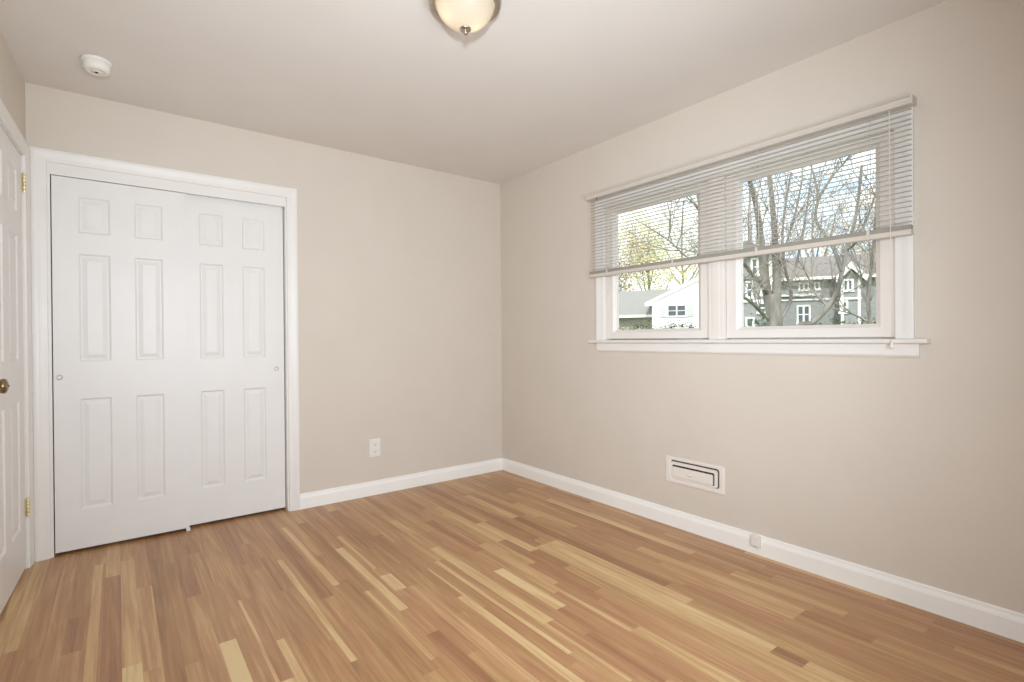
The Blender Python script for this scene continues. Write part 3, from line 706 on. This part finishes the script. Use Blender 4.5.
# the big grey tree right outside
D = 9.0; rng = random.Random(5)
base_pt = P3(774, 330, D); base_pt.z = GZ
tr = thing('maple_tree', 'thick forked bare grey tree close outside the right sash', 'tree', base_pt)
mb = MB(); tips = []
trunk = limb(mb, [base_pt, P3(774, 345, D), P3(774, 318, D), P3(769, 295, D)], .24, .15, 14)
for pts, ra, rb in (
    ([P3(772, 312, D), P3(767, 292, D), P3(764, 270, D), P3(761, 240, D-.1), P3(756, 205, D-.2), P3(748, 175, D-.4)], .13, .045),
    ([P3(775, 315, D), P3(777, 292, D), P3(777, 268, D+.1), P3(775, 240, D+.2), P3(772, 200, D+.3), P3(768, 165, D+.5)], .12, .045),
    ([P3(768, 296, D), P3(762, 285, D-.2), P3(752, 274, D-.4), P3(744, 263, D-.6), P3(732, 245, D-.9)], .065, .03),
    ([P3(746, 266, D-.6), P3(724, 240, D-1.0), P3(703, 214, D-1.5), P3(684, 195, D-1.9), P3(662, 182, D-2.3)], .03, .008),
    ([P3(735, 282, D-.8), P3(712, 268, D-1.3), P3(687, 257, D-1.8), P3(668, 240, D-2.2), P3(635, 219, D-2.7)], .022, .006),
    ([P3(757, 279, D-.3), P3(746, 280, D-.5), P3(735, 282, D-.8)], .03, .022),
    ([P3(772, 322, D), P3(762, 313, D-.2), P3(752, 303, D-.5), P3(742, 296, D-.7)], .055, .03),
    ([P3(778, 322, D), P3(785, 312, D+.1), P3(791, 298, D+.2), P3(789, 283, D+.2), P3(784, 262, D+.2), P3(783, 225, D+.2), P3(791, 172, D+.1)], .055, .022),
    ([P3(789, 284, D+.2), P3(794, 273, D+.3), P3(799, 252, D+.4), P3(806, 215, D+.6), P3(812, 168, D+.9)], .04, .02),
    ([P3(778, 275, D+.1), P3(786, 245, D), P3(796, 210, D-.2), P3(803, 175, D-.3)], .035, .015)):
    tips.append(limb(mb, pts, ra, rb, 10))
obj('trunk', mb, M['bark'], tr)
mb = MB()
for c in tips: branch_twigs(mb, rng, c, 6, .9, .009, 3, thin=.0022)
obj('twigs', mb, M['bark2'], tr)
# leaning tree behind it
D = 13.0; rng = random.Random(8); bp_ = P3(785, 338, D); bp_.z = GZ
tr = thing('leaning_tree', 'slender bare tree leaning right, between the forked tree and window edge', 'tree', bp_)
mb = MB(); tips = []
tips.append(limb(mb, [bp_, P3(795, 334, D), P3(812, 323, D), P3(828, 307, D), P3(837, 292, D), P3(842, 272, D), P3(847, 250, D), P3(856, 215, D), P3(862, 165, D)], .115, .04, 10))
tips.append(limb(mb, [P3(828, 307, D), P3(817, 295, D+.2), P3(812, 285, D+.3), P3(800, 262, D+.6)], .05, .02, 8))
tips.append(limb(mb, [P3(842, 272, D), P3(832, 245, D), P3(816, 220, D), P3(818, 195, D), P3(811, 165, D)], .07, .03, 8))
tips.append(limb(mb, [P3(818, 200, D), P3(830, 180, D), P3(848, 158, D)], .045, .02, 8))
tips.append(limb(mb, [P3(847, 250, D), P3(857, 240, D-.2), P3(872, 205, D-.3), P3(884, 160, D-.4)], .05, .02, 8))
obj('trunk', mb, M['bark'], tr)
mb = MB()
for c in tips: branch_twigs(mb, rng, c, 6, 1.1, .010, 3, thin=.003)
obj('twigs', mb, M['bark'], tr)
# tree by the right edge of the glass
D = 20.5; rng = random.Random(21); bp_ = P3(872, 338, D); bp_.z = GZ
tr = thing('bushy_tree', 'many branched bare tree at the right edge of the right sash', 'tree', bp_)
mb = MB(); tips = []
tips.append(limb(mb, [bp_, P3(871, 325, D), P3(868, 305, D), P3(870, 280, D), P3(873, 250, D), P3(878, 200, D)], .14, .05, 10))
tips.append(limb(mb, [P3(869, 322, D), P3(855, 315, D), P3(845, 312, D), P3(832, 309, D)], .06, .02, 8))
tips.append(limb(mb, [P3(868, 305, D), P3(862, 290, D), P3(860, 270, D), P3(852, 245, D)], .06, .02, 8))
tips.append(limb(mb, [P3(870, 300, D), P3(878, 285, D), P3(884, 262, D)], .06, .02, 8))
obj('trunk', mb, M['bark'], tr)
mb = MB()
for c in tips: branch_twigs(mb, rng, c, 11, 1.3, .012, 3, thin=.0045)
obj('twigs', mb, M['bark2'], tr)
# tall trees far behind the houses
def far_tree(px, dist, top, width, label, leaf=None, seed=1, nl=900, name='backdrop_tree'):
    rng = random.Random(seed); b = P3(px, 338, dist); b.z = GZ; t_ = P3(px, top, dist)
    o = thing(name, label, 'tree', b, 'trees beyond the houses')
    hgt = t_.z - GZ; mb = MB(); tips = []
    tips.append(limb(mb, [b, b + Vector((.1, .1, hgt*.35)), b + Vector((-.2, .2, hgt*.7)), b + Vector((.1, 0, hgt*.97))], hgt*.022, .04, 8))
    wd = width*dist/FPX
    for i in range(7):
        z = hgt*rng.uniform(.25, .6); a = rng.uniform(0, 6.28); s = Vector((math.cos(a), math.sin(a), 0))
        p0 = b + Vector((0, 0, z)); tips.append(limb(mb, [p0, p0 + s*wd*.25 + Vector((0, 0, hgt*.12)), p0 + s*wd*.48 + Vector((0, 0, hgt*.33))], hgt*.011, .03, 6))
    obj('trunk', mb, M['bark2'], o)
    mb = MB()
    for c in tips: branch_twigs(mb, rng, c, 5, hgt*.16, .025, 3, thin=.011)
    obj('twigs', mb, M['bark'], o)
    if leaf:
        mb = MB(); cs = [c[j] for c in tips for j in range(len(c)//2, len(c))]
        leaves(mb, rng, cs, nl, hgt*.085, .20); obj('foliage', mb, M[leaf], o, recalc=False)
far_tree(650, 86, 215, 46, 'tall tree with yellow green spring leaves behind the white house roof', 'leaf_y', 3, 7000)
far_tree(616, 74, 232, 40, 'tree with tan buds at the left edge of the left sash', 'leaf_o', 4, 5500)
far_tree(684, 100, 205, 52, 'pale budding tree rising behind the white gable peak', 'leaf_y', 6, 5000)
far_tree(752, 64, 165, 60, 'tall bare tree behind the grey house bay', None, 9)
far_tree(815, 86, 180, 56, 'tall bare tree behind the middle of the grey house roof', None, 12)
far_tree(878, 66, 175, 56, 'tall tan tree behind the right gable of the grey house', 'leaf_o', 14, 3500)
# shrubs against the houses
def shrub(name, px0, px1, top, dist, label, seed, m_='hedge', group=None):
    rng = random.Random(seed); b = P3((px0+px1)/2, 338, dist); b.z = GZ; o = thing(name, label, 'shrub', b, group)
    e0 = P3(px0, top, dist); e1 = P3(px1, top, dist); hgt = e0.z - GZ; e0.z = e1.z = GZ; n_ = max(2, int((e1-e0).length/.8))
    mb = MB(); cs = []
    for i in range(n_):
        c = e0.lerp(e1, (i+.5)/n_); mb.tube([c, c + Vector((rng.uniform(-.2, .2), rng.uniform(-.2, .2), hgt*.7))], [.05, .02], 5)
        for k in range(9): cs.append(c + Vector((rng.uniform(-.45, .45), rng.uniform(-.5, .5), hgt*(.06 + .88*k/8.5))))
    obj('stems', mb, M['bark2'], o)
    mb = MB(); leaves(mb, rng, cs, 420*n_, .22, .10); obj('foliage', mb, M[m_], o, recalc=False)
shrub('hedge', 606, 712, 322.5, 43, 'long dark hedge along the bottom of the left sash', 31)
shrub('garden_bush', 756, 768, 315, 32, 'green bush below the left bay of the grey house', 32)
shrub('garden_bush', 796, 818, 321, 34, 'low green bush below the large double window of the grey house', 33)
shrub('garden_bush', 830, 872, 317, 33, 'wide dark bush below the right gable of the grey house', 34)
